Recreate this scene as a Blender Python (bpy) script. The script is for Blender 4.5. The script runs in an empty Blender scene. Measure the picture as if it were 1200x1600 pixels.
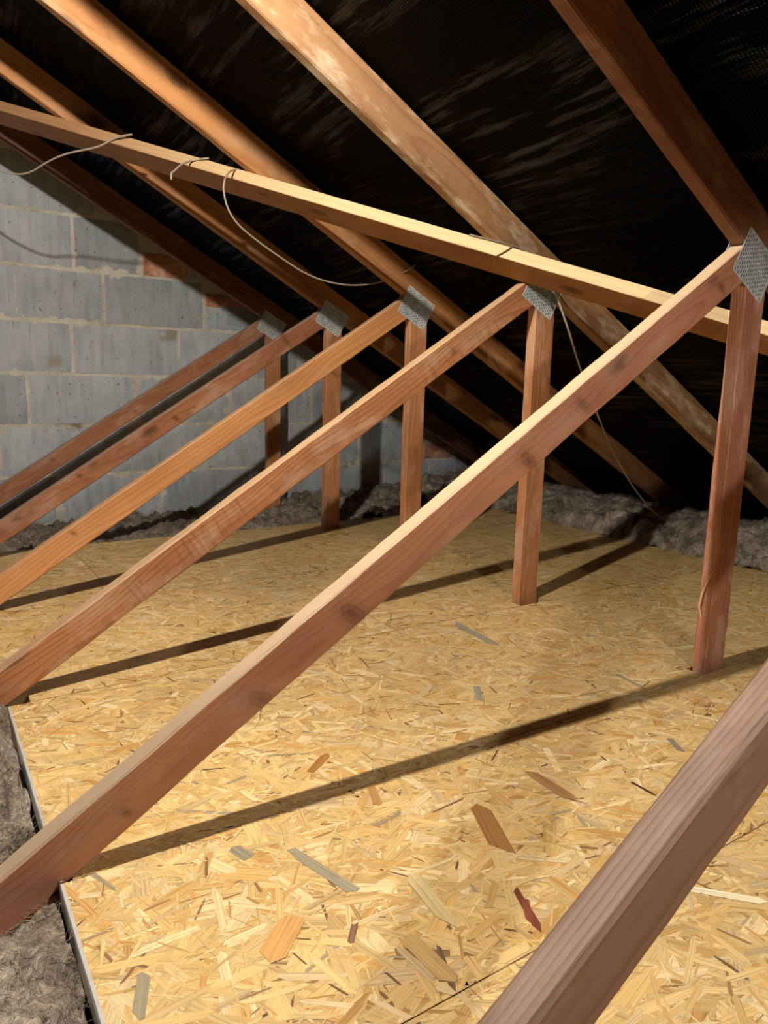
import bpy, bmesh, math, random
import numpy as np
from mathutils import Vector, Matrix, noise

C = bpy.context.scene.collection
random.seed(7); rng = np.random.default_rng(11)

# ------------------------------------------------------------------ camera, world, lamps, exposure
YAW, PITCH, ROLL, FPX, CAMZ = .57814, .17573, .02524, 1127.25, .62257
F = Vector((math.sin(YAW)*math.cos(PITCH), math.cos(YAW)*math.cos(PITCH), -math.sin(PITCH)))
Rg = Vector((math.cos(YAW), -math.sin(YAW), 0)); Up = Rg.cross(F)
rr = Rg*math.cos(ROLL)+Up*math.sin(ROLL); uu = -Rg*math.sin(ROLL)+Up*math.cos(ROLL)
cd = bpy.data.cameras.new('camera'); cam = bpy.data.objects.new('camera', cd); C.objects.link(cam)
cd.sensor_fit = 'VERTICAL'; cd.sensor_height = 36; cd.lens = 36*FPX/1600
cd.clip_start = .02
cam.matrix_world = Matrix(((rr.x, uu.x, -F.x, 0), (rr.y, uu.y, -F.y, 0), (rr.z, uu.z, -F.z, CAMZ), (0, 0, 0, 1)))
bpy.context.scene.camera = cam
vs = bpy.context.scene.view_settings
vs.view_transform = 'Standard'; vs.look = 'None'; vs.gamma = 1; vs.use_curve_mapping = False
vs.exposure = 0.0
w = bpy.data.worlds.new('world'); bpy.context.scene.world = w; w.use_nodes = True
w.node_tree.nodes['Background'].inputs[0].default_value = (.9, .95, 1, 1)
w.node_tree.nodes['Background'].inputs[1].default_value = .004

def lamp(name, loc, power, col, rad):
    l = bpy.data.lights.new(name, 'POINT'); l.energy = power; l.color = col; l.shadow_soft_size = rad
    o = bpy.data.objects.new(name, l); C.objects.link(o); o.location = loc; return o
lamp('bulb_under_ridge', (-.04, .965, 1.668), 152, (1, .90, .75), .022)      # main bulb, fixed to the far side of truss 2's rafter
def shaded_lamp(name, loc, power, col, rad):
    l = bpy.data.lights.new(name, 'SPOT'); l.energy = power; l.color = col; l.shadow_soft_size = rad
    l.spot_size = math.radians(180); l.spot_blend = .10
    o = bpy.data.objects.new(name, l); C.objects.link(o); o.location = loc; return o
shaded_lamp('shaded_lamp_behind_camera', (.70, -.28, 1.0), 34, (1, .93, .86), .014)    # second bulb under a shade, behind and right of the camera, lights downwards only

# ------------------------------------------------------------------ measured roof geometry (metres)
D, S = .89, .6                       # near face of the first full truss, truss spacing
WM, WN, WD, T = .64248, -.00296, .0667, .0326     # web slope, height at x=0, depth, timber thickness
XP, WP = 1.4527, .0716               # strut
R0, R1, RD = 1.70348, .5469, .0933   # rafter underside z = R0 - R1 x
DZR = RD*math.hypot(1, R1)
XRIDGE, WALLY = -.9, 3.5
def py(k): return D + S*(k-1)

# ------------------------------------------------------------------ node helpers
def new_mat(name):
    m = bpy.data.materials.new(name); m.use_nodes = True
    nt = m.node_tree; b = nt.nodes['Principled BSDF']
    return m, nt, b
def nd(nt, typ, **kw):
    n = nt.nodes.new(typ)
    for k, v in kw.items():
        if k.startswith('i_'):
            key = k[2:]; key = int(key) if key.isdigit() else key.replace('_', ' ')
            n.inputs[key].default_value = v
        else: setattr(n, k, v)
    return n
def lk(nt, a, b): nt.links.new(a, b)
def mth(nt, op, a, b=None, c=None, clamp=False):
    n = nt.nodes.new('ShaderNodeMath'); n.operation = op; n.use_clamp = clamp
    for i, v in enumerate((a, b, c)):
        if v is None: continue
        if isinstance(v, (int, float)): n.inputs[i].default_value = v
        else: lk(nt, v, n.inputs[i])
    return n.outputs[0]
def mix(nt, f, a, b, mode='MIX'):
    n = nt.nodes.new('ShaderNodeMix'); n.data_type = 'RGBA'; n.blend_type = mode
    for s, v in ((0, f), (6, a), (7, b)):
        if isinstance(v, (int, float)): n.inputs[s].default_value = v
        elif isinstance(v, tuple): n.inputs[s].default_value = v if len(v) == 4 else v+(1,)
        else: lk(nt, v, n.inputs[s])
    return n.outputs[2]
def ramp(nt, fac, stops):
    n = nt.nodes.new('ShaderNodeValToRGB'); e = n.color_ramp.elements
    while len(e) < len(stops): e.new(.5)
    for i, (p, c) in enumerate(stops):
        e[i].position = p; e[i].color = (c if isinstance(c, tuple) else (c, c, c)) + (1,)
    lk(nt, fac, n.inputs[0]); return n.outputs[0]
def mapping(nt, vec, loc=(0, 0, 0), sc=(1, 1, 1)):
    n = nt.nodes.new('ShaderNodeMapping'); n.inputs['Location'].default_value = loc; n.inputs['Scale'].default_value = sc
    lk(nt, vec, n.inputs[0]); return n.outputs[0]
def noi(nt, vec, scale, detail=3, rough=.55, dist=0):
    n = nt.nodes.new('ShaderNodeTexNoise'); n.inputs['Scale'].default_value = scale
    n.inputs['Detail'].default_value = detail; n.inputs['Roughness'].default_value = rough
    n.inputs['Distortion'].default_value = dist
    lk(nt, vec, n.inputs['Vector']); return n.outputs[0]
def bump(nt, h, dist, strength=1, base=None):
    n = nt.nodes.new('ShaderNodeBump'); n.inputs['Distance'].default_value = dist; n.inputs['Strength'].default_value = strength
    lk(nt, h, n.inputs['Height'])
    if base is not None: lk(nt, base, n.inputs['Normal'])
    return n.outputs[0]

def wood(name, early, late, pale=(.62, .50, .38), scuff=.3, ringk=1.0, rough=.62, cxy=(.05, .03), saw=0.0, edge=(.5, (.72, .56, .37)), yface=None, knots=()):
    """softwood; local X runs along the grain."""
    m, nt, b = new_mat(name)
    tc = nd(nt, 'ShaderNodeTexCoord'); oi = nd(nt, 'ShaderNodeObjectInfo')
    off = nd(nt, 'ShaderNodeVectorMath', operation='SCALE'); off.inputs[0].default_value = (13.1, 0, 0)
    lk(nt, oi.outputs['Random'], off.inputs['Scale'])
    ad = nd(nt, 'ShaderNodeVectorMath', operation='ADD'); lk(nt, tc.outputs['Object'], ad.inputs[0]); lk(nt, off.outputs[0], ad.inputs[1])
    P = ad.outputs[0]
    lo = noi(nt, mapping(nt, P, sc=(1.3, 5, 5)), 1, 2)
    lov = nd(nt, 'ShaderNodeVectorMath', operation='SCALE'); lov.inputs[0].default_value = (0, .035, .05); lk(nt, lo, lov.inputs['Scale'])
    ad2 = nd(nt, 'ShaderNodeVectorMath', operation='ADD'); lk(nt, mapping(nt, P, loc=(0, cxy[0], cxy[1]), sc=(.02, 1, 1)), ad2.inputs[0]); lk(nt, lov.outputs[0], ad2.inputs[1])
    wv = nd(nt, 'ShaderNodeTexWave', wave_type='RINGS', rings_direction='X', wave_profile='SAW')
    wv.inputs['Scale'].default_value = 62*ringk; wv.inputs['Distortion'].default_value = 1.4
    wv.inputs['Detail'].default_value = 2; wv.inputs['Detail Scale'].default_value = 1.5
    lk(nt, ad2.outputs[0], wv.inputs['Vector'])
    ring = ramp(nt, wv.outputs['Fac'], [(0, 0.0), (.55, .2), (.88, 1.0), (1, .15)])
    fine = noi(nt, mapping(nt, P, sc=(5, 230, 230)), 1, 2)
    g = mth(nt, 'ADD', mth(nt, 'MULTIPLY', ring, .62), mth(nt, 'MULTIPLY', fine, .42), clamp=True)
    col = mix(nt, g, early, late)
    patch = noi(nt, mapping(nt, P, sc=(2.2, 9, 9)), 1, 3)
    col = mix(nt, mth(nt, 'MULTIPLY', ramp(nt, patch, [(.42, 0.), (.68, 1.)]), .45), col, tuple(x*.62 for x in late))
    # knots
    vo = nd(nt, 'ShaderNodeTexVoronoi', feature='F1'); vo.inputs['Scale'].default_value = 1
    lk(nt, mapping(nt, P, sc=(4.2, 9, 9)), vo.inputs['Vector'])
    kn = ramp(nt, vo.outputs['Distance'], [(.05, 1.), (.13, .55), (.17, 0.)])
    col = mix(nt, mth(nt, 'MULTIPLY', kn, .8), col, (.07, .028, .014))
    if knots:      # knots where this timber shows them: (along, across, size)
        wz = noi(nt, mapping(nt, P, sc=(30, 60, 60)), 1, 3)
        for kx, kz, ks in knots:
            s3 = nd(nt, 'ShaderNodeSeparateXYZ'); lk(nt, mapping(nt, tc.outputs['Object'], loc=(-kx, 0, -kz)), s3.inputs[0])
            dx = mth(nt, 'MULTIPLY', mth(nt, 'ADD', s3.outputs['X'], mth(nt, 'MULTIPLY', s3.outputs['Z'], .35)), 1/ks); dz = mth(nt, 'MULTIPLY', s3.outputs['Z'], .62/ks)
            dd = mth(nt, 'ADD', mth(nt, 'SQRT', mth(nt, 'ADD', mth(nt, 'MULTIPLY', dx, dx), mth(nt, 'MULTIPLY', dz, dz))), mth(nt, 'MULTIPLY', mth(nt, 'SUBTRACT', wz, .5), .9))
            km = ramp(nt, mth(nt, 'MULTIPLY', dd, .4), [(.10, .95), (.24, .55), (.34, .75), (.40, .25), (.85, 0.)])
            col = mix(nt, mth(nt, 'MULTIPLY', km, .8), col, tuple(x*.30 for x in late))
    # rubbed, dusty patches
    sc1 = noi(nt, mapping(nt, P, loc=(3, 1, 2), sc=(5, 14, 14)), 1, 8, .68)
    sf = mth(nt, 'MULTIPLY', ramp(nt, sc1, [(.50, 0.), (.62, 1.)]), scuff)
    col = mix(nt, sf, col, pale)
    if saw:
        st = noi(nt, mapping(nt, P, sc=(110, 9, 9)), 1, 3)
        ms = ramp(nt, noi(nt, mapping(nt, P, loc=(2, 7, 1), sc=(2.5, 12, 12)), 1, 2), [(.48, 0.), (.6, 1.)])
        sm = mth(nt, 'MULTIPLY', mth(nt, 'MULTIPLY', ramp(nt, st, [(.50, 0.), (.60, 1.)]), ms), saw)
        col = mix(nt, sm, col, tuple(x*.4 for x in late))
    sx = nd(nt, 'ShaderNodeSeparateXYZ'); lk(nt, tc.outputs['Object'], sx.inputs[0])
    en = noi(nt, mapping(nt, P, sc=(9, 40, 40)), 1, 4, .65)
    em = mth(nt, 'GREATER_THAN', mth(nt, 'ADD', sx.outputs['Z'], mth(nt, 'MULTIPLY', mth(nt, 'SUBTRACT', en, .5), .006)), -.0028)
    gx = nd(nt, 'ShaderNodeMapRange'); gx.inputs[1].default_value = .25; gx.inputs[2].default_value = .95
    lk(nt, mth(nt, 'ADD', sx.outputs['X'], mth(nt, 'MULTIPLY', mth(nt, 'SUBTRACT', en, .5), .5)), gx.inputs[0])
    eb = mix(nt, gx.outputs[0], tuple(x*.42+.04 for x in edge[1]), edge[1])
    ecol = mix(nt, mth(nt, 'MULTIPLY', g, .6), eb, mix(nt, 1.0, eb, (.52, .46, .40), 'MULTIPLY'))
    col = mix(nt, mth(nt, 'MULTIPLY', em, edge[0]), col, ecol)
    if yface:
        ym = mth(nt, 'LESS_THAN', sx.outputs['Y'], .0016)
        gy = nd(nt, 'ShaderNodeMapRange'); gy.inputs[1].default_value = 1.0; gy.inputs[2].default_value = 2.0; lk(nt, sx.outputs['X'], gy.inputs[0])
        yc = mix(nt, gy.outputs[0], (.42, .24, .12), yface[1])  # lamp-facing side painted paler, its light falling off towards the far end
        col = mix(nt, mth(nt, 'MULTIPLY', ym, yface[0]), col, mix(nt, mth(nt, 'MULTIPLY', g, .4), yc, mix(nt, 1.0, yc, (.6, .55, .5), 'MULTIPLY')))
    lk(nt, col, b.inputs['Base Color']); b.inputs['Roughness'].default_value = rough
    b.inputs['Specular IOR Level'].default_value = .35
    hb = mth(nt, 'ADD', mth(nt, 'MULTIPLY', ring, .7), mth(nt, 'MULTIPLY', fine, .9))
    lk(nt, bump(nt, mth(nt, 'SUBTRACT', hb, mth(nt, 'MULTIPLY', kn, .6)), .0006, .8), b.inputs['Normal'])
    return m

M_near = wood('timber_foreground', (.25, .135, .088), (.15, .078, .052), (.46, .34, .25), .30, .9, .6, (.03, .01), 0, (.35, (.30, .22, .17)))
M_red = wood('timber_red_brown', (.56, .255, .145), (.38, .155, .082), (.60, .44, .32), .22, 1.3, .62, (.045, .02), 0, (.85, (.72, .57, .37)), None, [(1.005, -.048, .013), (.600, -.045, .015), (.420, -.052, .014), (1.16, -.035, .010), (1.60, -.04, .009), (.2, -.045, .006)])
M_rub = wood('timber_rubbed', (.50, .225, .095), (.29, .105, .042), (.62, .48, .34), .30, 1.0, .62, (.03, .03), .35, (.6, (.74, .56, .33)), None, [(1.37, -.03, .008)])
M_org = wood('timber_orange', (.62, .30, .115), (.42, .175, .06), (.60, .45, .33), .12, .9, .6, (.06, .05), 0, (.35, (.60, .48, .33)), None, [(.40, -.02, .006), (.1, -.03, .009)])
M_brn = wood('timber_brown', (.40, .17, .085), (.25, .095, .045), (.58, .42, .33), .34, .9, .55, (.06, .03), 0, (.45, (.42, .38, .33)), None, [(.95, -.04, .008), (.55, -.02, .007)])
M_raf = wood('rafter_wood', (.52, .25, .095), (.36, .145, .052), (.50, .38, .25), .28, .8, .62, (.08, .03), 0, (0, (.5, .4, .3)))
M_rafd = wood('rafter_wood_weathered', (.46, .26, .13), (.29, .145, .07), (.66, .54, .38), .8, .8, .66, (.08, .03), 0, (0, (.5, .4, .3)))
M_rafr = wood('rafter_wood_red', (.24, .10, .046), (.13, .048, .022), (.56, .36, .24), .22, .8, .6, (.08, .03), 0, (0, (.5, .4, .3)))
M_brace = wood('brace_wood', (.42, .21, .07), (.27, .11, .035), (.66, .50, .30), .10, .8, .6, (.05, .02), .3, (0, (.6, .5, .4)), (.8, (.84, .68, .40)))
M_post = wood('strut_wood', (.52, .24, .105), (.36, .145, .06), (.66, .50, .38), .34, 1.0, .6, (.05, .02), 0, (0, (.5, .4, .3)))
M_postr = wood('strut_wood_reddish', (.48, .21, .12), (.32, .125, .07), (.62, .46, .37), .5, 1.0, .6, (.04, .025), 0, (0, (.5, .4, .3)))

def galv():
    m, nt, b = new_mat('galvanised_steel')
    tc = nd(nt, 'ShaderNodeTexCoord'); P = tc.outputs['Object']
    n = noi(nt, P, 55, 6, .7); n2 = noi(nt, mapping(nt, P, sc=(1, 1, 1)), 14, 3)
    col = ramp(nt, mth(nt, 'ADD', mth(nt, 'MULTIPLY', n, .6), mth(nt, 'MULTIPLY', n2, .4)), [(.35, (.30, .34, .36)), (.52, (.56, .61, .62)), (.66, (.80, .84, .82))])
    lk(nt, col, b.inputs['Base Color']); b.inputs['Metallic'].default_value = .12; b.inputs['Roughness'].default_value = .45
    lk(nt, bump(nt, n, .0008, .6), b.inputs['Normal'])
    return m
M_galv = galv()
def plain(name, col, rough=.6, metal=0, var=.15, sc=40):
    m, nt, b = new_mat(name); tc = nd(nt, 'ShaderNodeTexCoord')
    n = noi(nt, tc.outputs['Object'], sc, 4)
    c = mix(nt, n, tuple(x*(1-var) for x in col), tuple(min(1, x*(1+var)) for x in col))
    lk(nt, c, b.inputs['Base Color']); b.inputs['Roughness'].default_value = rough; b.inputs['Metallic'].default_value = metal
    return m
M_slot = plain('slot_shadow', (.02, .02, .02), .8)
M_cable = plain('cable_sheath', (.36, .31, .25), .45)
M_edge = plain('board_edge_grey', (.50, .50, .48), .4, .2, .25, 60)
M_boardbase = plain('osb_core', (.42, .29, .13), .8, 0, .3, 90)
M_ceil = plain('plasterboard_back', (.25, .22, .19), .9)

# ------------------------------------------------------------------ object helpers
def empty(name, loc=(0, 0, 0), label=None, cat=None, group=None):
    o = bpy.data.objects.new(name, None); C.objects.link(o); o.location = loc; o.empty_display_size = .1
    tag(o, label, cat, group); return o
def tag(o, label=None, cat=None, group=None, kind=None):
    if label: o['label'] = label
    if cat: o['category'] = cat
    if group: o['group'] = group
    if kind: o['kind'] = kind
    return o
def mesh_obj(name, verts, faces, mat, parent=None, smooth=False):
    me = bpy.data.meshes.new(name); me.from_pydata(verts, [], faces); me.update()
    me.materials.append(mat)
    if smooth: me.polygons.foreach_set('use_smooth', [True]*len(me.polygons))
    o = bpy.data.objects.new(name, me); C.objects.link(o)
    if parent: o.parent = parent
    return o

def timber(name, mat, parent, A, ax, up, depth, thick, top0, top1, bot0, bot1, ch=.0025, wob=.0008, step=.03, seed=0):
    """Sawn timber. A = origin on the near face at the 'up' side edge line; ax = unit length direction, up = unit
    'depth' direction (section runs from 0 to -depth along up); thickness runs along ax x up ... (+Y of the roof)."""
    ax = Vector(ax).normalized(); up = Vector(up).normalized()
    th = up.cross(ax).normalized()
    if th.y < 0: th = -th
    n = max(4, int((max(top1, bot1)-min(top0, bot0))/step))
    sec = [(ch, 0), (thick-ch, 0), (thick, -ch), (thick, -depth+ch), (thick-ch, -depth), (ch, -depth), (0, -depth+ch), (0, -ch)]
    V = []; Fc = []
    for i in range(n+1):
        s = i/n
        for j, (y, z) in enumerate(sec):
            f = -z/depth
            x = (top0*(1-f)+bot0*f)*(1-s)+(top1*(1-f)+bot1*f)*s
            k = noise.noise(Vector((x*9+seed*3.7, j*5.3, seed)))*wob + noise.noise(Vector((x*45+seed, j*9.1, seed)))*wob*.5
            b = noise.noise(Vector((x*1.1+seed*1.9, seed*2.3, 4)))*.0012
            V.append((x, y+k+b, z+k*1.3))
    for i in range(n):
        for j in range(8):
            a = i*8+j; c = i*8+(j+1) % 8
            Fc.append((a, c, c+8, a+8))
    Fc.append(tuple(range(7, -1, -1))); Fc.append(tuple(n*8+j for j in range(8)))
    o = mesh_obj(name, V, Fc, mat, parent)
    o.data.update()
    bm = bmesh.new(); bm.from_mesh(o.data); bmesh.ops.recalc_face_normals(bm, faces=bm.faces); bm.to_mesh(o.data); bm.free()
    M = Matrix((ax, th, up)).transposed().to_4x4(); M.translation = Vector(A)
    o.matrix_local = M
    return o

# ------------------------------------------------------------------ setting: gable wall of concrete blocks
def mat_block():
    m, nt, b = new_mat('concrete_block_grey')
    tc = nd(nt, 'ShaderNodeTexCoord'); oi = nd(nt, 'ShaderNodeObjectInfo')
    off = nd(nt, 'ShaderNodeVectorMath', operation='SCALE'); off.inputs[0].default_value = (7, 3, 9); lk(nt, oi.outputs['Random'], off.inputs['Scale'])
    ad = nd(nt, 'ShaderNodeVectorMath', operation='ADD'); lk(nt, tc.outputs['Object'], ad.inputs[0]); lk(nt, off.outputs[0], ad.inputs[1]); P = ad.outputs[0]
    n1 = noi(nt, P, 6, 5); n2 = noi(nt, mapping(nt, P, sc=(9, 9, 1.6)), 4, 4); n3 = noi(nt, P, 160, 3)
    v = mth(nt, 'ADD', mth(nt, 'MULTIPLY', n1, .5), mth(nt, 'MULTIPLY', n2, .5))
    col = ramp(nt, v, [(.3, (.28, .32, .375)), (.5, (.40, .445, .505)), (.7, (.51, .56, .61))])
    hs = nd(nt, 'ShaderNodeHueSaturation'); lk(nt, col, hs.inputs['Color']); lk(nt, mth(nt, 'ADD', mth(nt, 'MULTIPLY', oi.outputs['Random'], .3), .85), hs.inputs['Value']); col = hs.outputs[0]
    col = mix(nt, mth(nt, 'MULTIPLY', n3, .25), col, (.14, .15, .16))
    streak = ramp(nt, noi(nt, mapping(nt, P, sc=(30, 30, 3)), 1.5, 5, .7), [(.60, 0.), (.70, 1.)])
    col = mix(nt, mth(nt, 'MULTIPLY', streak, .4), col, (.12, .125, .13))
    pale = ramp(nt, noi(nt, mapping(nt, P, loc=(5, 5, 5), sc=(14, 14, 4)), 2.2, 6, .7), [(.58, 0.), (.72, 1.)])
    col = mix(nt, mth(nt, 'MULTIPLY', pale, .35), col, (.55, .56, .55))
    st = ramp(nt, noi(nt, mapping(nt, P, loc=(1, 2, 3)), 5, 4), [(.66, 0.), (.74, 1.)])
    col = mix(nt, mth(nt, 'MULTIPLY', st, .7), col, (.27, .22, .13))
    pits = ramp(nt, noi(nt, P, 70, 2, .5), [(.70, 0.), (.74, 1.)])
    col = mix(nt, mth(nt, 'MULTIPLY', pits, .7), col, (.07, .07, .07))
    lk(nt, col, b.inputs['Base Color']); b.inputs['Roughness'].default_value = .8
    lk(nt, bump(nt, mth(nt, 'SUBTRACT', mth(nt, 'ADD', n1, mth(nt, 'MULTIPLY', n3, .25)), pits), .003, .7), b.inputs['Normal'])
    return m
def mat_brick():
    m, nt, b = new_mat('red_brick'); tc = nd(nt, 'ShaderNodeTexCoord'); oi = nd(nt, 'ShaderNodeObjectInfo')
    n1 = noi(nt, tc.outputs['Object'], 18, 6, .65)
    c1 = ramp(nt, n1, [(.35, (.34, .13, .08)), (.52, (.56, .28, .19)), (.66, (.68, .52, .40))])
    lk(nt, c1, b.inputs['Base Color']); b.inputs['Roughness'].default_value = .85
    lk(nt, bump(nt, n1, .004, .8), b.inputs['Normal']); return m
def mat_mortar():
    m, nt, b = new_mat('lime_mortar'); tc = nd(nt, 'ShaderNodeTexCoord'); P = tc.outputs['Object']
    n1 = noi(nt, P, 9, 6, .65); n2 = noi(nt, P, 90, 4, .6)
    c1 = ramp(nt, n1, [(.33, (.24, .20, .13)), (.42, (.56, .54, .46)), (.62, (.74, .72, .64))])
    c1 = mix(nt, mth(nt, 'MULTIPLY', n2, .35), c1, (.24, .22, .18))
    lk(nt, c1, b.inputs['Base Color']); b.inputs['Roughness'].default_value = .9
    lk(nt, bump(nt, mth(nt, 'ADD', n1, n2), .006, .9), b.inputs['Normal']); return m
M_block, M_brick, M_mortar = mat_block(), mat_brick(), mat_mortar()

def roof_z(x):      # underside of the membrane
    return R0-R1*x+DZR if x > XRIDGE else R0-R1*XRIDGE+DZR+R1*(x-XRIDGE)
wall = None
def build_wall():
    global wall
    # mortar bed: displaced sheet with thickness, blocks stand proud of it
    XL, XR, ZB = -1.9, 3.3, -.30
    nx, cols = 520, []
    V = []; Fc = []; nz = 150
    xs = np.linspace(XL, XR, nx)
    for i, x in enumerate(xs):
        top = roof_z(x)+.02
        for j in range(nz+1):
            z = ZB+(top-ZB)*j/nz
            a = noise.noise(Vector((x*22, 0, z*22)))*.0022+noise.noise(Vector((x*60, 3, z*60)))*.0016+noise.noise(Vector((x*5, 9, z*5)))*.0024
            V.append((x, WALLY+.0005-a*1.25, z))
    for i in range(nx-1):
        for j in range(nz):
            a = i*(nz+1)+j; Fc.append((a, a+nz+1, a+nz+2, a+1))
    n0 = len(V)
    for x in (XL, XRIDGE, XR):
        V.append((x, WALLY+.1, ZB)); V.append((x, WALLY+.1, roof_z(x)+.02))
    Fc += [(n0, n0+1, n0+3, n0+2), (n0+2, n0+3, n0+5, n0+4)]
    wall = mesh_obj('wall_back', V, Fc, M_mortar, smooth=True); wall['kind'] = 'structure'
    def block(name, x0, x1, z0, z1, mat, dy=0., seed=0):
        # clip by the roof slope
        def clipz(x): return min(z1, roof_z(x)+.01)
        if clipz(x0) < z0+.02 and clipz(x1) < z0+.02: return
        g = .0015; n = 10 if x1-x0 > .2 else 6; m_ = 6
        Vb = []; Fb = []
        r = random.Random(seed)
        tilt = r.uniform(-.0015, .0015); dyy = dy+r.uniform(-.0015, .0015)
        for i in range(n+1):
            for j in range(m_+1):
                s, t = i/n, j/m_
                x = x0+(x1-x0)*s; zt = max(z0+.004, clipz(x)); z = z0+(zt-z0)*t
                e = .0035
                y = WALLY-.004+dyy+tilt*(t-.5)
                if i in (0, n) or j in (0, m_):
                    x += noise.noise(Vector((x*40, z*40, seed)))*e; z += noise.noise(Vector((x*40, z*40, seed+9)))*e
                    y += .0035
                Vb.append((x, y, z))
        W_ = m_+1
        for i in range(n):
            for j in range(m_):
                a = i*W_+j; Fb.append((a, a+W_, a+W_+1, a+1))
        # sides back into the mortar
        ring = [i*W_ for i in range(n+1)]+[n*W_+j for j in range(1, W_)]+[i*W_+m_ for i in range(n-1, -1, -1)]+[j for j in range(m_-1, 0, -1)]
        base = len(Vb)
        for q in ring: Vb.append((Vb[q][0], WALLY+.05, Vb[q][2]))
        L = len(ring)
        for q in range(L):
            q2 = (q+1) % L; Fb.append((ring[q], base+q, base+q2, ring[q2]))
        Fb.append(tuple(base+q for q in range(L)))
        cx, cz = (x0+x1)/2, (z0+z1)/2
        Vb = [(a-cx, b_-WALLY, c-cz) for a, b_, c in Vb]
        o = mesh_obj(name, Vb, Fb, mat, wall); o.location = (cx, WALLY, cz)
    rows = [(-.27, [.10, .55, 1.0, 1.45, 1.9, 2.35, 2.8, 3.25]), (-.045, [.075, .527, .991, 1.45, 1.90, 2.28, 2.60, 2.9]), (.18, [.29, .737, 1.207, 1.66, 2.10, 2.50, 2.56, 2.8]),
            (.405, [-.03, .425, .875, 1.345, 1.80, 2.25]), (.63, [.165, .615, 1.09, 1.55, 1.72, 2.1]),
            (.855, [.31, .40, .757, 1.215, 1.30, 1.6]), (1.08, [.20, .636, .925, 1.1]), (1.305, [-.12, .26, .74]), (1.53, [-.35, .10, .35]), (1.755, [-.5, -.05, .1]), (1.98, [-.6, -.3])]
    sd = 0
    for z, js in rows:
        j = list(js)
        while j[0] > -1.8: j.insert(0, j[0]-.45)
        for a, c in zip(j[:-1], j[1:]):
            if a > -1.9 and roof_z(a) > z:
                sd += 1
                zz = z+.0055
                if (abs(z-1.08) < .01 and abs(a-.925) < .01):
                    block('brick', a+.008, c+.04, z+.006, z+.105, M_brick, -.002, sd); block('concrete_block', c+.05, c+.2, zz, z+.1, M_block, 0, sd+500); continue
                if (abs(z-.855) < .01 and abs(a-1.215) < .01):
                    block('brick', a+.01, a+.22, z+.115, z+.175, M_brick, -.002, sd); block('concrete_block', a+.01, a+.25, zz, z+.105, M_block, 0, sd+500); continue
                if (abs(z-.18) < .01 and abs(a-2.50) < .01): continue
                if (abs(z-.18) < .01 and abs(a-2.56) < .01):
                    block('brick', a, a+.21, z+.01, z+.09, M_brick, -.004, sd); continue
                thin = abs(z-.855) < .01 and abs(c-.40) < .01
                block('concrete_block', a+(.001 if abs(a-.40) < .01 and abs(z-.855) < .01 else .0075), c-(.001 if thin else .0075), z+.0075, z+.225-.0075, M_block, 0, sd)
build_wall()

# ------------------------------------------------------------------ setting: ceiling below, chipboard deck
Vc = [(-4.8, -2, -.125), (3.3, -2, -.125), (3.3, 3.6, -.125), (-4.8, 3.6, -.125), (-4.8, -2, -.14), (3.3, -2, -.14), (3.3, 3.6, -.14), (-4.8, 3.6, -.14)]
floor = mesh_obj('floor', Vc, [(0, 1, 2, 3), (7, 6, 5, 4), (0, 4, 5, 1), (1, 5, 6, 2), (2, 6, 7, 3), (3, 7, 4, 0)], M_ceil); floor['kind'] = 'structure'

def mat_strand():
    m, nt, b = new_mat('osb_strands')
    at = nd(nt, 'ShaderNodeAttribute', attribute_name='tint'); uv = nd(nt, 'ShaderNodeUVMap', uv_map='UVMap'); tc = nd(nt, 'ShaderNodeTexCoord')
    g = noi(nt, mapping(nt, uv.outputs[0], sc=(6, 420, 1)), 1, 3, .6)
    g2 = noi(nt, mapping(nt, uv.outputs[0], sc=(14, 1300, 1)), 1, 2, .6)
    gg = ramp(nt, mth(nt, 'ADD', mth(nt, 'MULTIPLY', g, .65), mth(nt, 'MULTIPLY', g2, .35)), [(.34, .50), (.47, .92), (.60, 1.12)])
    col = mix(nt, 1.0, at.outputs['Color'], gg, 'MULTIPLY')
    sp = ramp(nt, noi(nt, tc.outputs['Object'], 60, 4, .6), [(.60, 0.), (.72, 1.)])
    col = mix(nt, mth(nt, 'MULTIPLY', sp, .35), col, (.25, .14, .05))
    lk(nt, col, b.inputs['Base Color']); b.inputs['Roughness'].default_value = .55; b.inputs['Specular IOR Level'].default_value = .35
    lk(nt, bump(nt, mth(nt, 'ADD', g, noi(nt, tc.outputs['Object'], 120, 3)), .0006, .8), b.inputs['Normal'])
    return m
M_strand = mat_strand()
PAL = [((.72, .52, .25), 34), ((.68, .465, .205), 28), ((.78, .62, .37), 13), ((.64, .41, .16), 12), ((.60, .34, .12), 6), ((.62, .46, .26), 6), ((.46, .26, .10), 1.6), ((.38, .32, .21), 1.2), ((.26, .15, .07), .5)]
pw = np.array([p[1] for p in PAL], float); pw /= pw.sum(); pc = np.array([p[0] for p in PAL])*np.array([.92, .91, .84])
SPECIAL = [   # strands that can be recognised: world x, y, length, width, angle, colour
]
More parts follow.
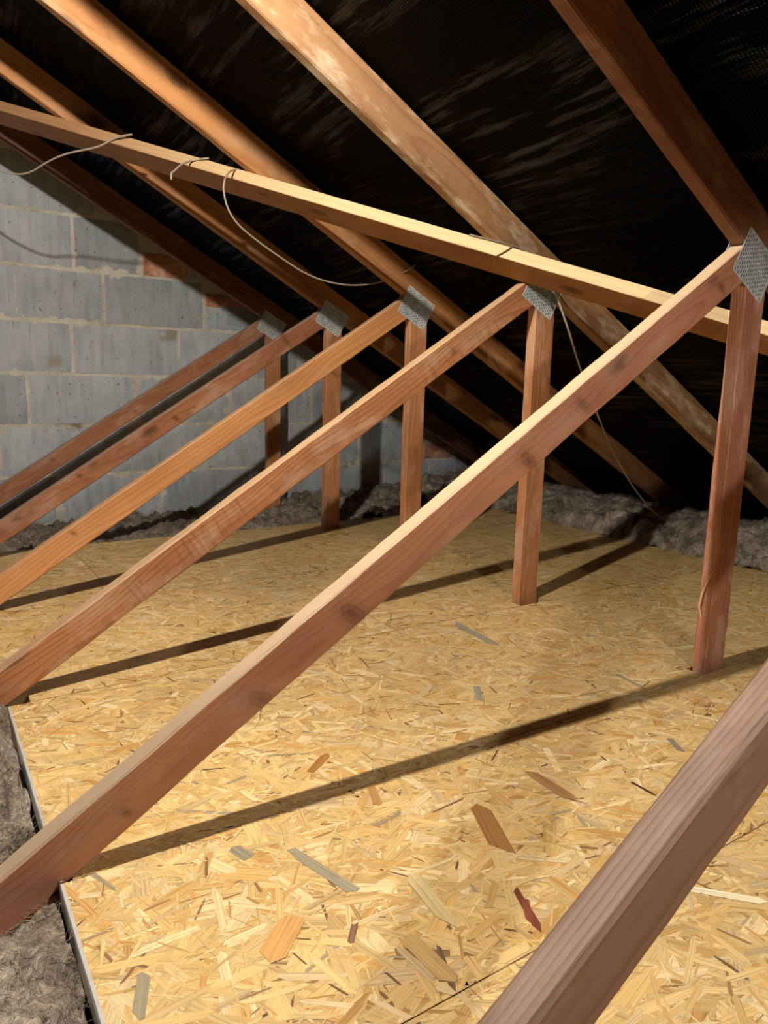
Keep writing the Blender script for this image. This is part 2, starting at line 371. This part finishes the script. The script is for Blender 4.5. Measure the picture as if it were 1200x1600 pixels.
def strand_mesh(name, outline_rects, dens_fn, parent, x0, x1, y0, y1, holes, specials=()):
    area = (x1-x0)*(y1-y0)
    n = int(area*18000)
    cx = rng.uniform(x0, x1, n); cy = rng.uniform(y0, y1, n)
    kind = rng.random(n); u2 = rng.random(n)
    L = np.where(kind < .15, rng.uniform(.05, .10, n), np.where(kind < .40, rng.uniform(.03, .09, n), rng.uniform(.012, .055, n)))
    Wd = np.where(kind < .15, rng.uniform(.011, .025, n), np.where(kind < .40, rng.uniform(.005, .012, n), rng.uniform(.001, .0045, n)))
    ang = np.where(u2 < .5, rng.normal(-.1, .55, n), rng.normal(1.9, .75, n))
    z = rng.uniform(.00005, .0009, n)*np.where(kind < .15, .85, 1.)
    ci = rng.choice(len(PAL), n, p=pw)
    col = pc[ci]*rng.uniform(.80, 1.08, (n, 1))
    col *= (1+.10*np.sin(cx*5+cy*3)*np.cos(cy*4-cx*2))[:, None]
    dark = (kind > .95); col[dark] = np.array([.20, .115, .055])*rng.uniform(.6, 1.7, (int(dark.sum()), 1))
    big_dark = (kind < .55) & (ci >= 6); Wd = np.where(big_dark, Wd*.6, Wd)
    if len(specials):
        sp = np.array([s[:5] for s in specials]); sc = np.array([s[5] for s in specials])
        cx = np.r_[cx, sp[:, 0]]; cy = np.r_[cy, sp[:, 1]]; L = np.r_[L, sp[:, 2]]; Wd = np.r_[Wd, sp[:, 3]]; ang = np.r_[ang, sp[:, 4]]
        z = np.r_[z, np.full(len(sp), .0013)+np.arange(len(sp))*2e-5]; col = np.vstack([col, sc])
    n = len(cx)
    j = lambda s: 1+rng.uniform(-s, s, n)
    hx = np.stack([-L/2*j(.2), -L/2*j(.2)*.8, L/2*j(.2)*.75, L/2*j(.2), L/2*j(.25)*.85, -L/2*j(.25)*.9], 1)
    hy = np.stack([-Wd/2*.3, -Wd/2*j(.2), -Wd/2*j(.2), Wd/2*.2*j(.9), Wd/2*j(.2), Wd/2*j(.2)], 1)
    ca, sa = np.cos(ang)[:, None], np.sin(ang)[:, None]
    X = cx[:, None]+hx*ca-hy*sa; Y = cy[:, None]+hx*sa+hy*ca
    X = np.clip(X, x0, x1); Y = np.clip(Y, y0, y1)
    ok = np.ones(n, bool)
    for (a, b_, c, d) in holes:
        ok &= ~((X.max(1) > a) & (X.min(1) < b_) & (Y.max(1) > c) & (Y.min(1) < d))
    ok &= (X.max(1)-X.min(1) > 1e-4) & (Y.max(1)-Y.min(1) > 1e-4)
    X, Y, z, col, L, Wd, hx, hy = X[ok], Y[ok], z[ok], col[ok], L[ok], Wd[ok], hx[ok], hy[ok]; n = len(X)
    me = bpy.data.meshes.new(name)
    V = np.stack([X, Y, np.repeat(z[:, None], 6, 1)], 2).reshape(-1, 3)
    me.vertices.add(n*6); me.vertices.foreach_set('co', V.astype(np.float32).ravel())
    me.loops.add(n*6); me.loops.foreach_set('vertex_index', np.arange(n*6, dtype=np.int32))
    me.polygons.add(n); me.polygons.foreach_set('loop_start', np.arange(0, n*6, 6, dtype=np.int32)); me.polygons.foreach_set('loop_total', np.full(n, 6, np.int32))
    me.update(calc_edges=True)
    uvl = me.uv_layers.new(name='UVMap')
    off = rng.uniform(0, 50, (n, 1))
    uvl.data.foreach_set('uv', np.stack([hx+off, hy+off*.13], 2).astype(np.float32).ravel())
    ca_ = me.color_attributes.new('tint', 'FLOAT_COLOR', 'POINT')
    cc = np.c_[col, np.ones(n)]; ca_.data.foreach_set('color', np.repeat(cc, 6, 0).astype(np.float32).ravel())
    me.materials.append(M_strand)
    o = bpy.data.objects.new(name, me); C.objects.link(o); o.parent = parent; o['kind'] = 'stuff'
    return o

TB = .018
def board(x0, x1, y0, y1, notches, specials=(), edge=False):
    """OSB panel with rectangular notches cut into its front (y0) edge round the timbers."""
    bm = bmesh.new(); g = .0008
    x0 += g; x1 -= g; y0 += g; y1 -= g
    xs = sorted({x0, x1} | {v for n in notches for v in n[:2] if x0 < v < x1})
    cells = []
    yn = y0+.042
    for a, b_ in zip(xs[:-1], xs[1:]):
        mid = (a+b_)/2
        cut = any(n[0] <= mid <= n[1] for n in notches)
        cells.append((a, b_, yn if cut else y0, y1))
    def vert(x, y, z): return bm.verts.new((x, y, z))
    for a, b_, c, d in cells:
        # split each cell at yn so the columns share their vertices
        seg = [(c, yn), (yn, d)] if c < yn else [(yn, d)]
        for (p, q) in seg:
            for zz, fl in ((0, 0), (-TB, 1)):
                f = [vert(a, p, zz), vert(b_, p, zz), vert(b_, q, zz), vert(a, q, zz)]
                bm.faces.new(f if not fl else f[::-1])
    bmesh.ops.remove_doubles(bm, verts=bm.verts, dist=1e-5)
    be = [e for e in bm.edges if len(e.link_faces) == 1 and e.verts[0].co.z > -.001]
    for e in be:
        v1, v2 = e.verts
        l1 = vert(v1.co.x, v1.co.y, -TB); l2 = vert(v2.co.x, v2.co.y, -TB)
        bm.faces.new((v1, v2, l2, l1))
    bmesh.ops.remove_doubles(bm, verts=bm.verts, dist=1e-5)
    bmesh.ops.recalc_face_normals(bm, faces=bm.faces)
    me = bpy.data.meshes.new('osb_board'); bm.to_mesh(me); bm.free(); me.materials.append(M_boardbase)
    o = bpy.data.objects.new('osb_board', me); C.objects.link(o); o.parent = floor
    holes = [(n[0], n[1], y0-.01, yn) for n in notches]
    strand_mesh('wood_strands', None, None, o, x0, x1, y0, y1, holes, specials)
    return o

XB = .111
NP = (1.437, 1.540); NW = (-.03, .150)
SP0 = []
def back(px_, py_, z=0):
    d = F+rr*((px_-600)/FPX)-uu*((py_-800)/FPX); return Vector((0, 0, CAMZ))+d*((z-CAMZ)/d.z)
# recognisable strands, measured on the photograph and laid in the deck at their places and real sizes
for (a, b_, wd_, c_) in [((752, 1262), (787, 1330), .030, (.30, .145, .045)), ((806, 1392), (840, 1450), .010, (.17, .045, .022)), ((820, 1405), (828, 1440), .009, (.20, .055, .028)),
                         ((462, 1335), (552, 1392), .016, (.33, .29, .20)), ((495, 1370), (470, 1412), .0, (.3, .25, .2)), ((1050, 1385), (1195, 1410), .012, (.75, .66, .45)),
                         ((488, 1205), (510, 1180), .014, (.38, .17, .05)), ((745, 1072), (750, 1095), .014, (.30, .28, .23)), ((712, 975), (770, 1005), .022, (.32, .29, .22)),
                         ((686, 1485), (708, 1545), .007, (.13, .09, .05)), ((985, 1222), (1022, 1243), .005, (.07, .03, .02)), ((875, 1248), (900, 1262), .0, (.1, .05, .03)),
                         ((390, 1340), (365, 1325), .018, (.30, .26, .18)), ((535, 1450), (520, 1500), .0, (.2, .1, .05)), ((455, 1438), (420, 1500), .028, (.62, .34, .12)),
                         ((830, 1210), (895, 1250), .020, (.36, .20, .08)), ((960, 1052), (1010, 1078), .010, (.33, .29, .22)), ((1045, 1155), (1065, 1175), .012, (.26, .21, .16)),
                         ((225, 1520), (218, 1590), .013, (.30, .26, .17)), ((555, 1445), (548, 1475), .008, (.24, .13, .07)), ((20, 0), (20, 0), 0, (0, 0, 0)),
                         ((648, 1375), (700, 1440), .020, (.55, .44, .22)), ((640, 1470), (700, 1530), .022, (.46, .30, .12)), ((580, 1230), (590, 1260), .014, (.44, .24, .09))]:
    if wd_ <= 0: continue
    p, q = back(*a), back(*b_); d_ = q-p
    SP0.append(((p.x+q.x)/2, (p.y+q.y)/2, d_.length*1.1, wd_, math.atan2(d_.y, d_.x), c_))
def spec(x0, x1, y0, y1): return [s for s in SP0 if x0+.02 < s[0] < x1-.02 and y0+.02 < s[1] < y1-.02]
XE = 2.56
def row(x0, y0, y1, notches, breaks):
    xs = [x0]+breaks+[XE]
    for a, b_ in zip(xs[:-1], xs[1:]):
        bd = board(a, b_, y0, y1, notches, spec(a, b_, y0, y1))
    return
row(XB, -.50, -.098, [], [1.30])
row(XB, -.098, .497, [], [1.9])
row(XB, .497, .884, [], [])
row(XB, .884, 1.462, [NP, (0, .125)], [])
row(-1.25, 1.462, 2.084, [NP, NW], [.9 if False else 1.0])
row(-1.25, 2.084, 2.83, [NP, NW], [.45])

# thin grey-white strip along the sawn left edge of the front boards
for (y0, y1) in ((-.5, .495), (.499, .882), (.886, 1.456)):
    V = []; Fc = []; n = 30
    for i in range(n+1):
        y = y0+(y1-y0)*i/n; k = noise.noise(Vector((y*14, 2, 2)))*.0008
        V += [(XB+.0030+k, y, .0012), (XB-.0012+k, y, .0016), (XB-.0020, y, -.004), (XB-.0015, y, -TB-.012)]
    for i in range(n):
        for j in range(3): a = i*4+j; Fc.append((a, a+4, a+5, a+1))
    o = mesh_obj('board_edge_strip', V, Fc, M_edge, floor); 

# ------------------------------------------------------------------ roof trusses
def plate(parent, y, side):
    """toothed connector plate; long side follows the rafter."""
    u = Vector((1, 0, -R1)).normalized(); v = Vector((R1, 0, 1)).normalized()
    org = Vector((1.398, y, .866)); Lx, Ly, th = .123, .100, .0012
    bm = bmesh.new(); r = random.Random(3+int(y*10))
    vs_ = [bm.verts.new((a, b_, c)) for c in (0, th) for a, b_ in ((0, 0), (Lx, 0), (Lx, Ly), (0, Ly))]
    for f in ((0, 1, 2, 3), (7, 6, 5, 4), (0, 4, 5, 1), (1, 5, 6, 2), (2, 6, 7, 3), (3, 7, 4, 0)): bm.faces.new([vs_[i] for i in f])
    bmesh.ops.bevel(bm, geom=list(bm.edges), offset=.0005, segments=1, affect='EDGES')
    me = bpy.data.meshes.new('nail_plate'); bm.to_mesh(me); bm.free(); me.materials.append(M_galv)
    o = bpy.data.objects.new('nail_plate', me); C.objects.link(o); o.parent = parent
    M = Matrix((u, v, Vector((0, -1, 0)) if side < 0 else Vector((0, 1, 0)))).transposed().to_4x4()
    if side > 0: M = Matrix((u, v, u.cross(v)*-1)).transposed().to_4x4()
    M.translation = Vector((org.x, y-parent.location.y+(side*-.0)-( .0012 if False else 0), org.z+.115)); o.matrix_local = M
    # punched slots, small near-black quads with the holes' shade put into their colour
    Vv = []; Ff = []
    for i in range(17):
        for j in range(9):
            a = .005+i*.0068; b_ = .006+j*.0105+(.0052 if i % 2 else 0)
            if b_ > Ly-.008: continue
            n0 = len(Vv); wx, wy = .0011, .0030
            Vv += [(a-wx, b_-wy, th+.0002), (a+wx, b_-wy, th+.0002), (a+wx, b_+wy, th+.0002), (a-wx, b_+wy, th+.0002), (a+wx*.2, b_+wy*1.1, th+.0009), (a-wx, b_+wy*1.3, th+.0002)]
            Ff += [(n0, n0+1, n0+2, n0+3), (n0+3, n0+2, n0+4)]
    s = mesh_obj('punched_slots', Vv, Ff, M_slot, o); s['kind'] = 'stuff'
    return o

uw = Vector((1, 0, WM)).normalized(); vw = Vector((-WM, 0, 1)).normalized()
ur = Vector((1, 0, -R1)).normalized(); vr = Vector((R1, 0, 1)).normalized()
TRUSS = {   # k: web material, rafter material, label
 0: (M_near, M_raf, 'foreground roof truss whose thick brown diagonal crosses the bottom right corner'),
 1: (M_red, M_rafr, 'roof truss with the long red-brown diagonal crossing the whole picture'),
 2: (M_rub, M_rafd, 'roof truss with knotty grained diagonal, its weathered rafter dusted pale at the top'),
 3: (M_org, M_raf, 'roof truss with smooth bright orange diagonal, third strut counted from the right'),
 4: (M_brn, M_raf, 'roof truss with scuffed brown diagonal, second one out from the block wall'),
 5: (M_brn, M_rafr, 'roof truss standing closest to the grey block wall'),
}
WX0, WX1 = -.026, 1.430
for k, (mw, mr, lab) in TRUSS.items():
    y = py(k)
    t = empty('roof_truss', (0, y, -.115), lab, 'roof truss', 'roof trusses in a row along the loft')
    Z = .115
    cs = 1/math.hypot(1, WM)
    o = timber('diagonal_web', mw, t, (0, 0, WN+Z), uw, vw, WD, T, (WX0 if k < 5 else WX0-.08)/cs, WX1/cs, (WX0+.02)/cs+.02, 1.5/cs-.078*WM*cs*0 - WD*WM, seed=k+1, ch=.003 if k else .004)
    # strut
    timber('vertical_strut', M_post if k != 1 else M_postr, t, (XP, 0, Z), (0, 0, 1), (-1, 0, 0), WP, T, -.02 if k < 5 else -.076, .845, -.02 if k < 5 else -.076, .866, seed=k+11)
    # rafters
    xr0, xr1 = XRIDGE, 3.28; cr = math.hypot(1, R1)
    A = Vector((0, 0, R0+Z))+vr*RD
    timber('rafter', mr, t, A, ur, vr, RD, T, (xr0)*cr, xr1*cr, (xr0)*cr+RD*R1, xr1*cr, seed=k+21, wob=.0012, ch=.0035)
    ul = Vector((-1, 0, -R1)).normalized(); vl = Vector((-R1, 0, 1)).normalized()
    A = Vector((2*XRIDGE, 0, R0+Z))+vl*RD
    timber('rafter', mr, t, A, ul, vl, RD, T, (XRIDGE)*cr, xr1*cr, (XRIDGE)*cr+RD*R1, xr1*cr, seed=k+31, step=.1)
    timber('bottom_chord', M_brn, t, (0, 0, (-.019 if k < 5 else -.075)+Z), (1, 0, 0), (0, 0, 1), .095 if k < 5 else .04, T, -4.9, 3.1, -4.9, 3.2, seed=k+41, step=.1)
    plate(t, y, -1); plate(t, y+T, 1)

# the split in the nearest strut: a pale splinter standing off its left face
def splinter():
    t = [o for o in bpy.data.objects if o.name == 'vertical_strut.001'][0]
    V = []; Fc = []; pts = [(.895, .235, 0), (.905, .205, .002), (.912, .180, .005), (.915, .150, .007), (.908, .125, .004)]
    for i, (y, z, d) in enumerate(pts):
        wd = .0022*math.sin(math.pi*(i+.4)/(len(pts)-.2))+.0004
        for a, b_ in ((-wd, 0), (wd, 0), (wd*.6, -.0016), (-wd*.6, -.0016)): V.append((XP-.0008-d+b_, y+a, z))
    for i in range(len(pts)-1):
        for j in range(4): a = i*4+j; c = i*4+(j+1) % 4; Fc.append((a, c, c+4, a+4))
    Fc += [(3, 2, 1, 0), tuple(len(V)-4+j for j in range(4))]
    o = mesh_obj('splinter', V, Fc, plain('fresh_splinter', (.70, .45, .22), .6)); o['label'] = 'pale splinter beside a split'
    bpy.context.view_layer.update(); mw = t.matrix_world.copy(); o.parent = t; o.matrix_parent_inverse = mw.inverted()
splinter()

# diagonal stiffening board nailed under the rafters
pa, pb = Vector((.323, 2.917, 0)), Vector((1.67, .971, 0))
for p in (pa, pb): p.z = R0-R1*p.x
db = (pb-pa).normalized(); nrm = Vector((R1, 0, 1)).normalized(); side = db.cross(nrm).normalized()
def build_brace():
    a0 = pa-db*(.64); a1 = pb+db*.13; L = (a1-a0).length; n = 60
    sd = side if side.x > 0 or side.y > 0 else -side
    wv, th = .094, .034
    sec = [(0.0, -.0005), (wv-.002, -.0005), (wv, -.003), (wv, -th+.002), (wv-.002, -th), (.002, -th), (0, -th+.002), (0, -.003)]
    V = []; Fc = []
    for i in range(n+1):
        x = L*i/n; 
        for j, (a, c) in enumerate(sec):
            k = noise.noise(Vector((x*8, j*4, 1)))*.0008
            V.append((x, a+k, c+min(0, k)))
    for i in range(n):
        for j in range(8):
            a = i*8+j; c = i*8+(j+1) % 8; Fc.append((a, c, c+8, a+8))
    Fc.append(tuple(range(7, -1, -1))); Fc.append(tuple(n*8+j for j in range(8)))
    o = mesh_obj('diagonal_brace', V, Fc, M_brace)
    bm = bmesh.new(); bm.from_mesh(o.data); bmesh.ops.recalc_face_normals(bm, faces=bm.faces); bm.to_mesh(o.data); bm.free()
    M = Matrix((db, sd, nrm)).transposed().to_4x4(); M.translation = a0; o.matrix_world = M
    tag(o, 'pale yellow board nailed slantwise under the rafters with cables looped over it', 'brace')
    return sd
SD = build_brace()

# ------------------------------------------------------------------ roof underlay
def mat_membrane():
    """black woven underlay: matt black with glossy tape weave that shows where it is creased"""
    m, nt, b = new_mat('woven_black_underlay'); tc = nd(nt, 'ShaderNodeTexCoord')
    mp = nd(nt, 'ShaderNodeMapping'); mp.inputs['Rotation'].default_value = (0, 0, math.radians(-CREASE)); lk(nt, tc.outputs['Object'], mp.inputs[0]); P = mp.outputs[0]
    b.inputs['Base Color'].default_value = (.0005, .0005, .0006, 1)
    wx = nd(nt, 'ShaderNodeTexWave', wave_type='BANDS', bands_direction='X'); wx.inputs['Scale'].default_value = 70; wx.inputs['Distortion'].default_value = .8
    wy = nd(nt, 'ShaderNodeTexWave', wave_type='BANDS', bands_direction='Y'); wy.inputs['Scale'].default_value = 45; wy.inputs['Distortion'].default_value = .8
    lk(nt, P, wx.inputs['Vector']); lk(nt, P, wy.inputs['Vector'])
    wr = noi(nt, mapping(nt, P, sc=(30, 4, 8)), 1, 6, .62, .5)
    h = mth(nt, 'ADD', mth(nt, 'MULTIPLY', mth(nt, 'ADD', wx.outputs['Fac'], wy.outputs['Fac']), .035), wr)
    lk(nt, bump(nt, h, .022, 1.0), b.inputs['Normal'])
    lowm = ramp(nt, noi(nt, mapping(nt, P, loc=(4, 2, 0), sc=(5, 2.2, 3)), 1, 3, .5), [(.44, 0.), (.60, 1.)])
    strk = ramp(nt, noi(nt, mapping(nt, P, loc=(1, 5, 0), sc=(55, 3.5, 9)), 1, 5, .65), [(.50, 0.), (.66, 1.)])
    gl = mth(nt, 'MULTIPLY', lowm, strk)
    lk(nt, mth(nt, 'ADD', mth(nt, 'MULTIPLY', gl, .7), .03), b.inputs['Specular IOR Level'])
    b.inputs['Roughness'].default_value = .36
    b.inputs['Specular Tint'].default_value = (.8, .9, 1, 1)
    return m
CREASE = -2
M_memb = mat_membrane()
def build_membrane():
    for nm, sgn in (('ceiling', 1), ('ceiling_far_slope', -1)):
        V = []; Fc = []; nx, ny = 150, 230
        for i in range(nx+1):
            u = i/nx; x = XRIDGE+(3.3-XRIDGE)*u
            for j in range(ny+1):
                y = -2+5.62*j/ny
                f = ((y-D-T/2)/S) % 1
                sag = math.sin(math.pi*f)**1.0*.010*(1+.6*noise.noise(Vector((x*1.4, y*.8, 0))))
                sag += max(0, min(f, 1-f)*6)*.15*.006*noise.noise(Vector((x*14+y*3, y*2.2, 5)))
                z = R0-R1*x+DZR+.0035-sag*.8 if .03 < f < .97 else R0-R1*x+DZR+.0035
                xx = x if sgn > 0 else 2*XRIDGE-x
                V.append((xx, y, z))
        for i in range(nx):
            for j in range(ny):
                a = i*(ny+1)+j; q = (a, a+1, a+ny+2, a+ny+1); Fc.append(q if sgn > 0 else q[::-1])
        o = mesh_obj(nm, V, Fc, M_memb, smooth=True); o['kind'] = 'structure'
build_membrane()

# ------------------------------------------------------------------ mineral wool
def mat_wool():
    m, nt, b = new_mat('mineral_wool'); tc = nd(nt, 'ShaderNodeTexCoord'); P = tc.outputs['Object']
    n1 = noi(nt, P, 9, 6, .65, .6); n2 = noi(nt, P, 60, 5, .7, 1.5)
    c = ramp(nt, mth(nt, 'ADD', mth(nt, 'MULTIPLY', n1, .55), mth(nt, 'MULTIPLY', n2, .45)), [(.34, (.09, .066, .052)), (.46, (.25, .20, .16)), (.57, (.44, .375, .31)), (.66, (.66, .60, .53))])  # darkest stops paint the shade of the crevices into the wool
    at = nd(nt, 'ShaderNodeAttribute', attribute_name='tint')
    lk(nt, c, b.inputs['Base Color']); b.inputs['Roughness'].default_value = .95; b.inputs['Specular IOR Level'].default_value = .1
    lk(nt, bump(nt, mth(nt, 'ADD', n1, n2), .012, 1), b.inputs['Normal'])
    return m
M_wool = mat_wool()
def wool(name, x0, x1, y0, y1, res, hfun, label, nf, fl, fr, amp=1.0):
    nx = int((x1-x0)/res); ny = int((y1-y0)/res); V = []; Fc = []; H = {}
    def hz(x, y):
        q = Vector((x, y, 0)); w1 = noise.noise(q*9+Vector((5, 0, 1))); w2 = noise.noise(q*9+Vector((0, 8, 2)))
        q2 = q+Vector((w1, w2, 0))*.05
        a = noise.fractal(q*8+Vector((3, 1, 0)), .8, 2.1, 2)*.022
        b_ = (.5-abs(noise.noise(q2*19+Vector((0, 0, 7)))))*.040-.010
        c = (.4-abs(noise.noise(q2*52+Vector((0, 4, 7)))))*.011+noise.noise(q2*120)*.0025
        return hfun(x, y)+(a+b_+c)*amp
    for i in range(nx+1):
        for j in range(ny+1):
            x = x0+(x1-x0)*i/nx; y = y0+(y1-y0)*j/ny
            dx = noise.noise(Vector((x*18, y*18, 3)))*.012; dy = noise.noise(Vector((x*18, y*18, 8)))*.012
            V.append((x+dx, y+dy, hz(x, y)))
    for i in range(nx):
        for j in range(ny):
            a = i*(ny+1)+j; Fc.append((a, a+ny+1, a+ny+2, a+1))
    # fibres: thin curved ribbons lying in and lifting off the surface
    r = random.Random(len(name)+nf)
    for _ in range(nf):
        x = r.uniform(x0, x1); y = r.uniform(y0, y1); an = r.uniform(0, 6.28)+noise.noise(Vector((x*8, y*8, 0)))*3; L = r.uniform(.3, 1)*fl
        z = hz(x, y)+r.uniform(-.002, .004); cu = r.uniform(-2.6, 2.6); lift = abs(r.gauss(0, .22))
        n0 = len(V); wd = fr*r.uniform(.5, 1.3); n_ = 4
        for s in range(n_+1):
            t = s/n_; px_ = x; py_ = y
            w_ = wd*(1-t*.8)
            nxn = -math.sin(an)*w_; nyn = math.cos(an)*w_
            V.append((x+nxn, y+nyn, z)); V.append((x-nxn, y-nyn, z+w_*.5))
            x += math.cos(an)*L/n_; y += math.sin(an)*L/n_; an += cu/n_
            zz = hz(x, y)+.001; z = max(zz, z+lift*L/n_*(1-t*1.6))
        for s in range(n_): a = n0+s*2; Fc.append((a, a+2, a+3, a+1))
    o = mesh_obj(name, V, Fc, M_wool, smooth=True)
    tag(o, label, 'insulation', kind='stuff'); return o
def sst(a, b_, x): t = min(1, max(0, (x-a)/(b_-a))); return t*t*(3-2*t)
def h_left(x, y):
    h = -.022
    h += .050*math.exp(-((x+.01)/.09)**2)*sst(.84, .66, y)
    h += .022*math.exp(-((x-.045)/.05)**2-((y-.815)/.04)**2)
    h += .020*math.exp(-((x-.02)/.09)**2)*sst(.98, 1.3, y)+.026*sst(1.27, 1.38, y)
    h -= .085*math.exp(-((x-.01)/.042)**2-((y-.868)/.034)**2)  # wool hollow, deepened to stand in for a round shadow at the diagonal's foot
    h -= .020*sst(.075, .105, x)*(1-.9*math.exp(-((y-.83)/.05)**2))
    return max(h, -.10)
def h_far(x, y):
    return -.055+.060*sst(1.3, 1.9, x)+.02*sst(3.0, 3.4, y)-.03*sst(2.86, 2.80, y)*(1-sst(1.2, 1.8, x)) + .055*sst(2.1, 2.5, x)
def h_right(x, y):
    return .035+.05*sst(2.5, 2.72, x)-.05*sst(2.55, 2.47, x)-.10*sst(2.9, 3.2, x)
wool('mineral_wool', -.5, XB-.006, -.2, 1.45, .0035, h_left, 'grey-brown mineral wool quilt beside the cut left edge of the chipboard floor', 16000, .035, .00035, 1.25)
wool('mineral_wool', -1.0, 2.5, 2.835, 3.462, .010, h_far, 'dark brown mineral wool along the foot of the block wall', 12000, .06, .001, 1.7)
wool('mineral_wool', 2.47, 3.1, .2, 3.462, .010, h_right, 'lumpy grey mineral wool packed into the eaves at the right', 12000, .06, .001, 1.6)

# ------------------------------------------------------------------ cables
def cable(pts, rad, label, group=None):
    cu = bpy.data.curves.new('electric_cable', 'CURVE'); cu.dimensions = '3D'; cu.bevel_depth = rad; cu.bevel_resolution = 3; cu.resolution_u = 10
    sp = cu.splines.new('NURBS'); sp.points.add(len(pts)-1); sp.order_u = 3; sp.use_endpoint_u = True
    for i, p in enumerate(pts): sp.points[i].co = (*p, 1)
    tmp = bpy.data.objects.new('tmp', cu); C.objects.link(tmp)
    dg = bpy.context.evaluated_depsgraph_get(); me = bpy.data.meshes.new_from_object(tmp.evaluated_get(dg))
    bpy.data.objects.remove(tmp); me.materials.clear(); me.materials.append(M_cable)
    me.polygons.foreach_set('use_smooth', [True]*len(me.polygons))
    o = bpy.data.objects.new('electric_cable', me); C.objects.link(o); me.name = 'electric_cable'
    tag(o, label, 'cable', group); return o
def at(px_, py_, y):       # the point of the loft at depth y seen at that place of the photograph
    d = F+rr*((px_-600)/FPX)-uu*((py_-800)/FPX); return Vector((0, 0, CAMZ))+d*(y/d.y)
def onbrace(px_, py_, off):   # a point on the brace's plane, off metres below the rafters
    d = F+rr*((px_-600)/FPX)-uu*((py_-800)/FPX); n = nrm; c = (Vector((0, 0, R0))+n*(-off)).dot(n)
    o_ = Vector((0, 0, CAMZ)); return o_+d*((c-o_.dot(n))/d.dot(n))
G = 'cables looped over the slanting board'
p0, p1, p2 = onbrace(185, 213, .012), onbrace(206, 210, -.004), onbrace(165, 224, .040)
cable([at(-60, 240, 2.96), at(-20, 262, 2.9), at(0, 268, 2.86), at(40, 275, 2.79), at(75, 252, 2.70), at(105, 239, 2.62), at(150, 231, 2.55), p2, p0, p1], .0030,
      'cable at the upper left, hanging in front of the block wall and over the board', G)
q0 = onbrace(302, 250, .012)
cable([at(268, 281, q0.y-.06), at(267, 270, q0.y-.055), at(272, 268, q0.y-.05), at(280, 259, q0.y-.04), onbrace(292, 253, .036), q0, onbrace(326, 247, -.003)], .0028,
      'short cable stub bent over the board, with a cut end', G)
r0 = onbrace(365, 265, .010)
cable([onbrace(373, 264, -.004), r0, onbrace(357, 269, .036), at(350, 282, r0.y-.06), at(349, 300, r0.y-.06), at(356, 328, r0.y-.055), at(372, 352, r0.y-.05), at(400, 375, r0.y-.04),
       at(436, 401, r0.y-.03), at(480, 430, r0.y-.02), at(520, 443, r0.y-.02), at(560, 447, r0.y), at(600, 440, r0.y+.02), at(635, 424, 2.07), at(660, 406, 2.075), at(673, 399, 2.08)], .0027,
      'pale cable hanging in a deep loop between the board and the rafters', G)
cable([at(734, 367, 1.47), at(760, 374, 1.46), at(800, 383, 1.46), at(835, 402, 1.475), at(850, 425, 1.47), at(866, 450, 1.45), at(876, 480, 1.44), at(890, 520, 1.45), at(903, 565, 1.5), at(920, 612, 1.56), at(938, 660, 1.62), at(965, 722, 1.7), at(1000, 778, 1.8), at(1040, 818, 1.9), at(1080, 842, 1.92), at(1110, 858, 1.85), at(1150, 880, 1.72), at(1200, 898, 1.58), at(1240, 920, 1.5)], .0030,
      'long cable running down behind the big diagonal to the floor by the nearest strut')
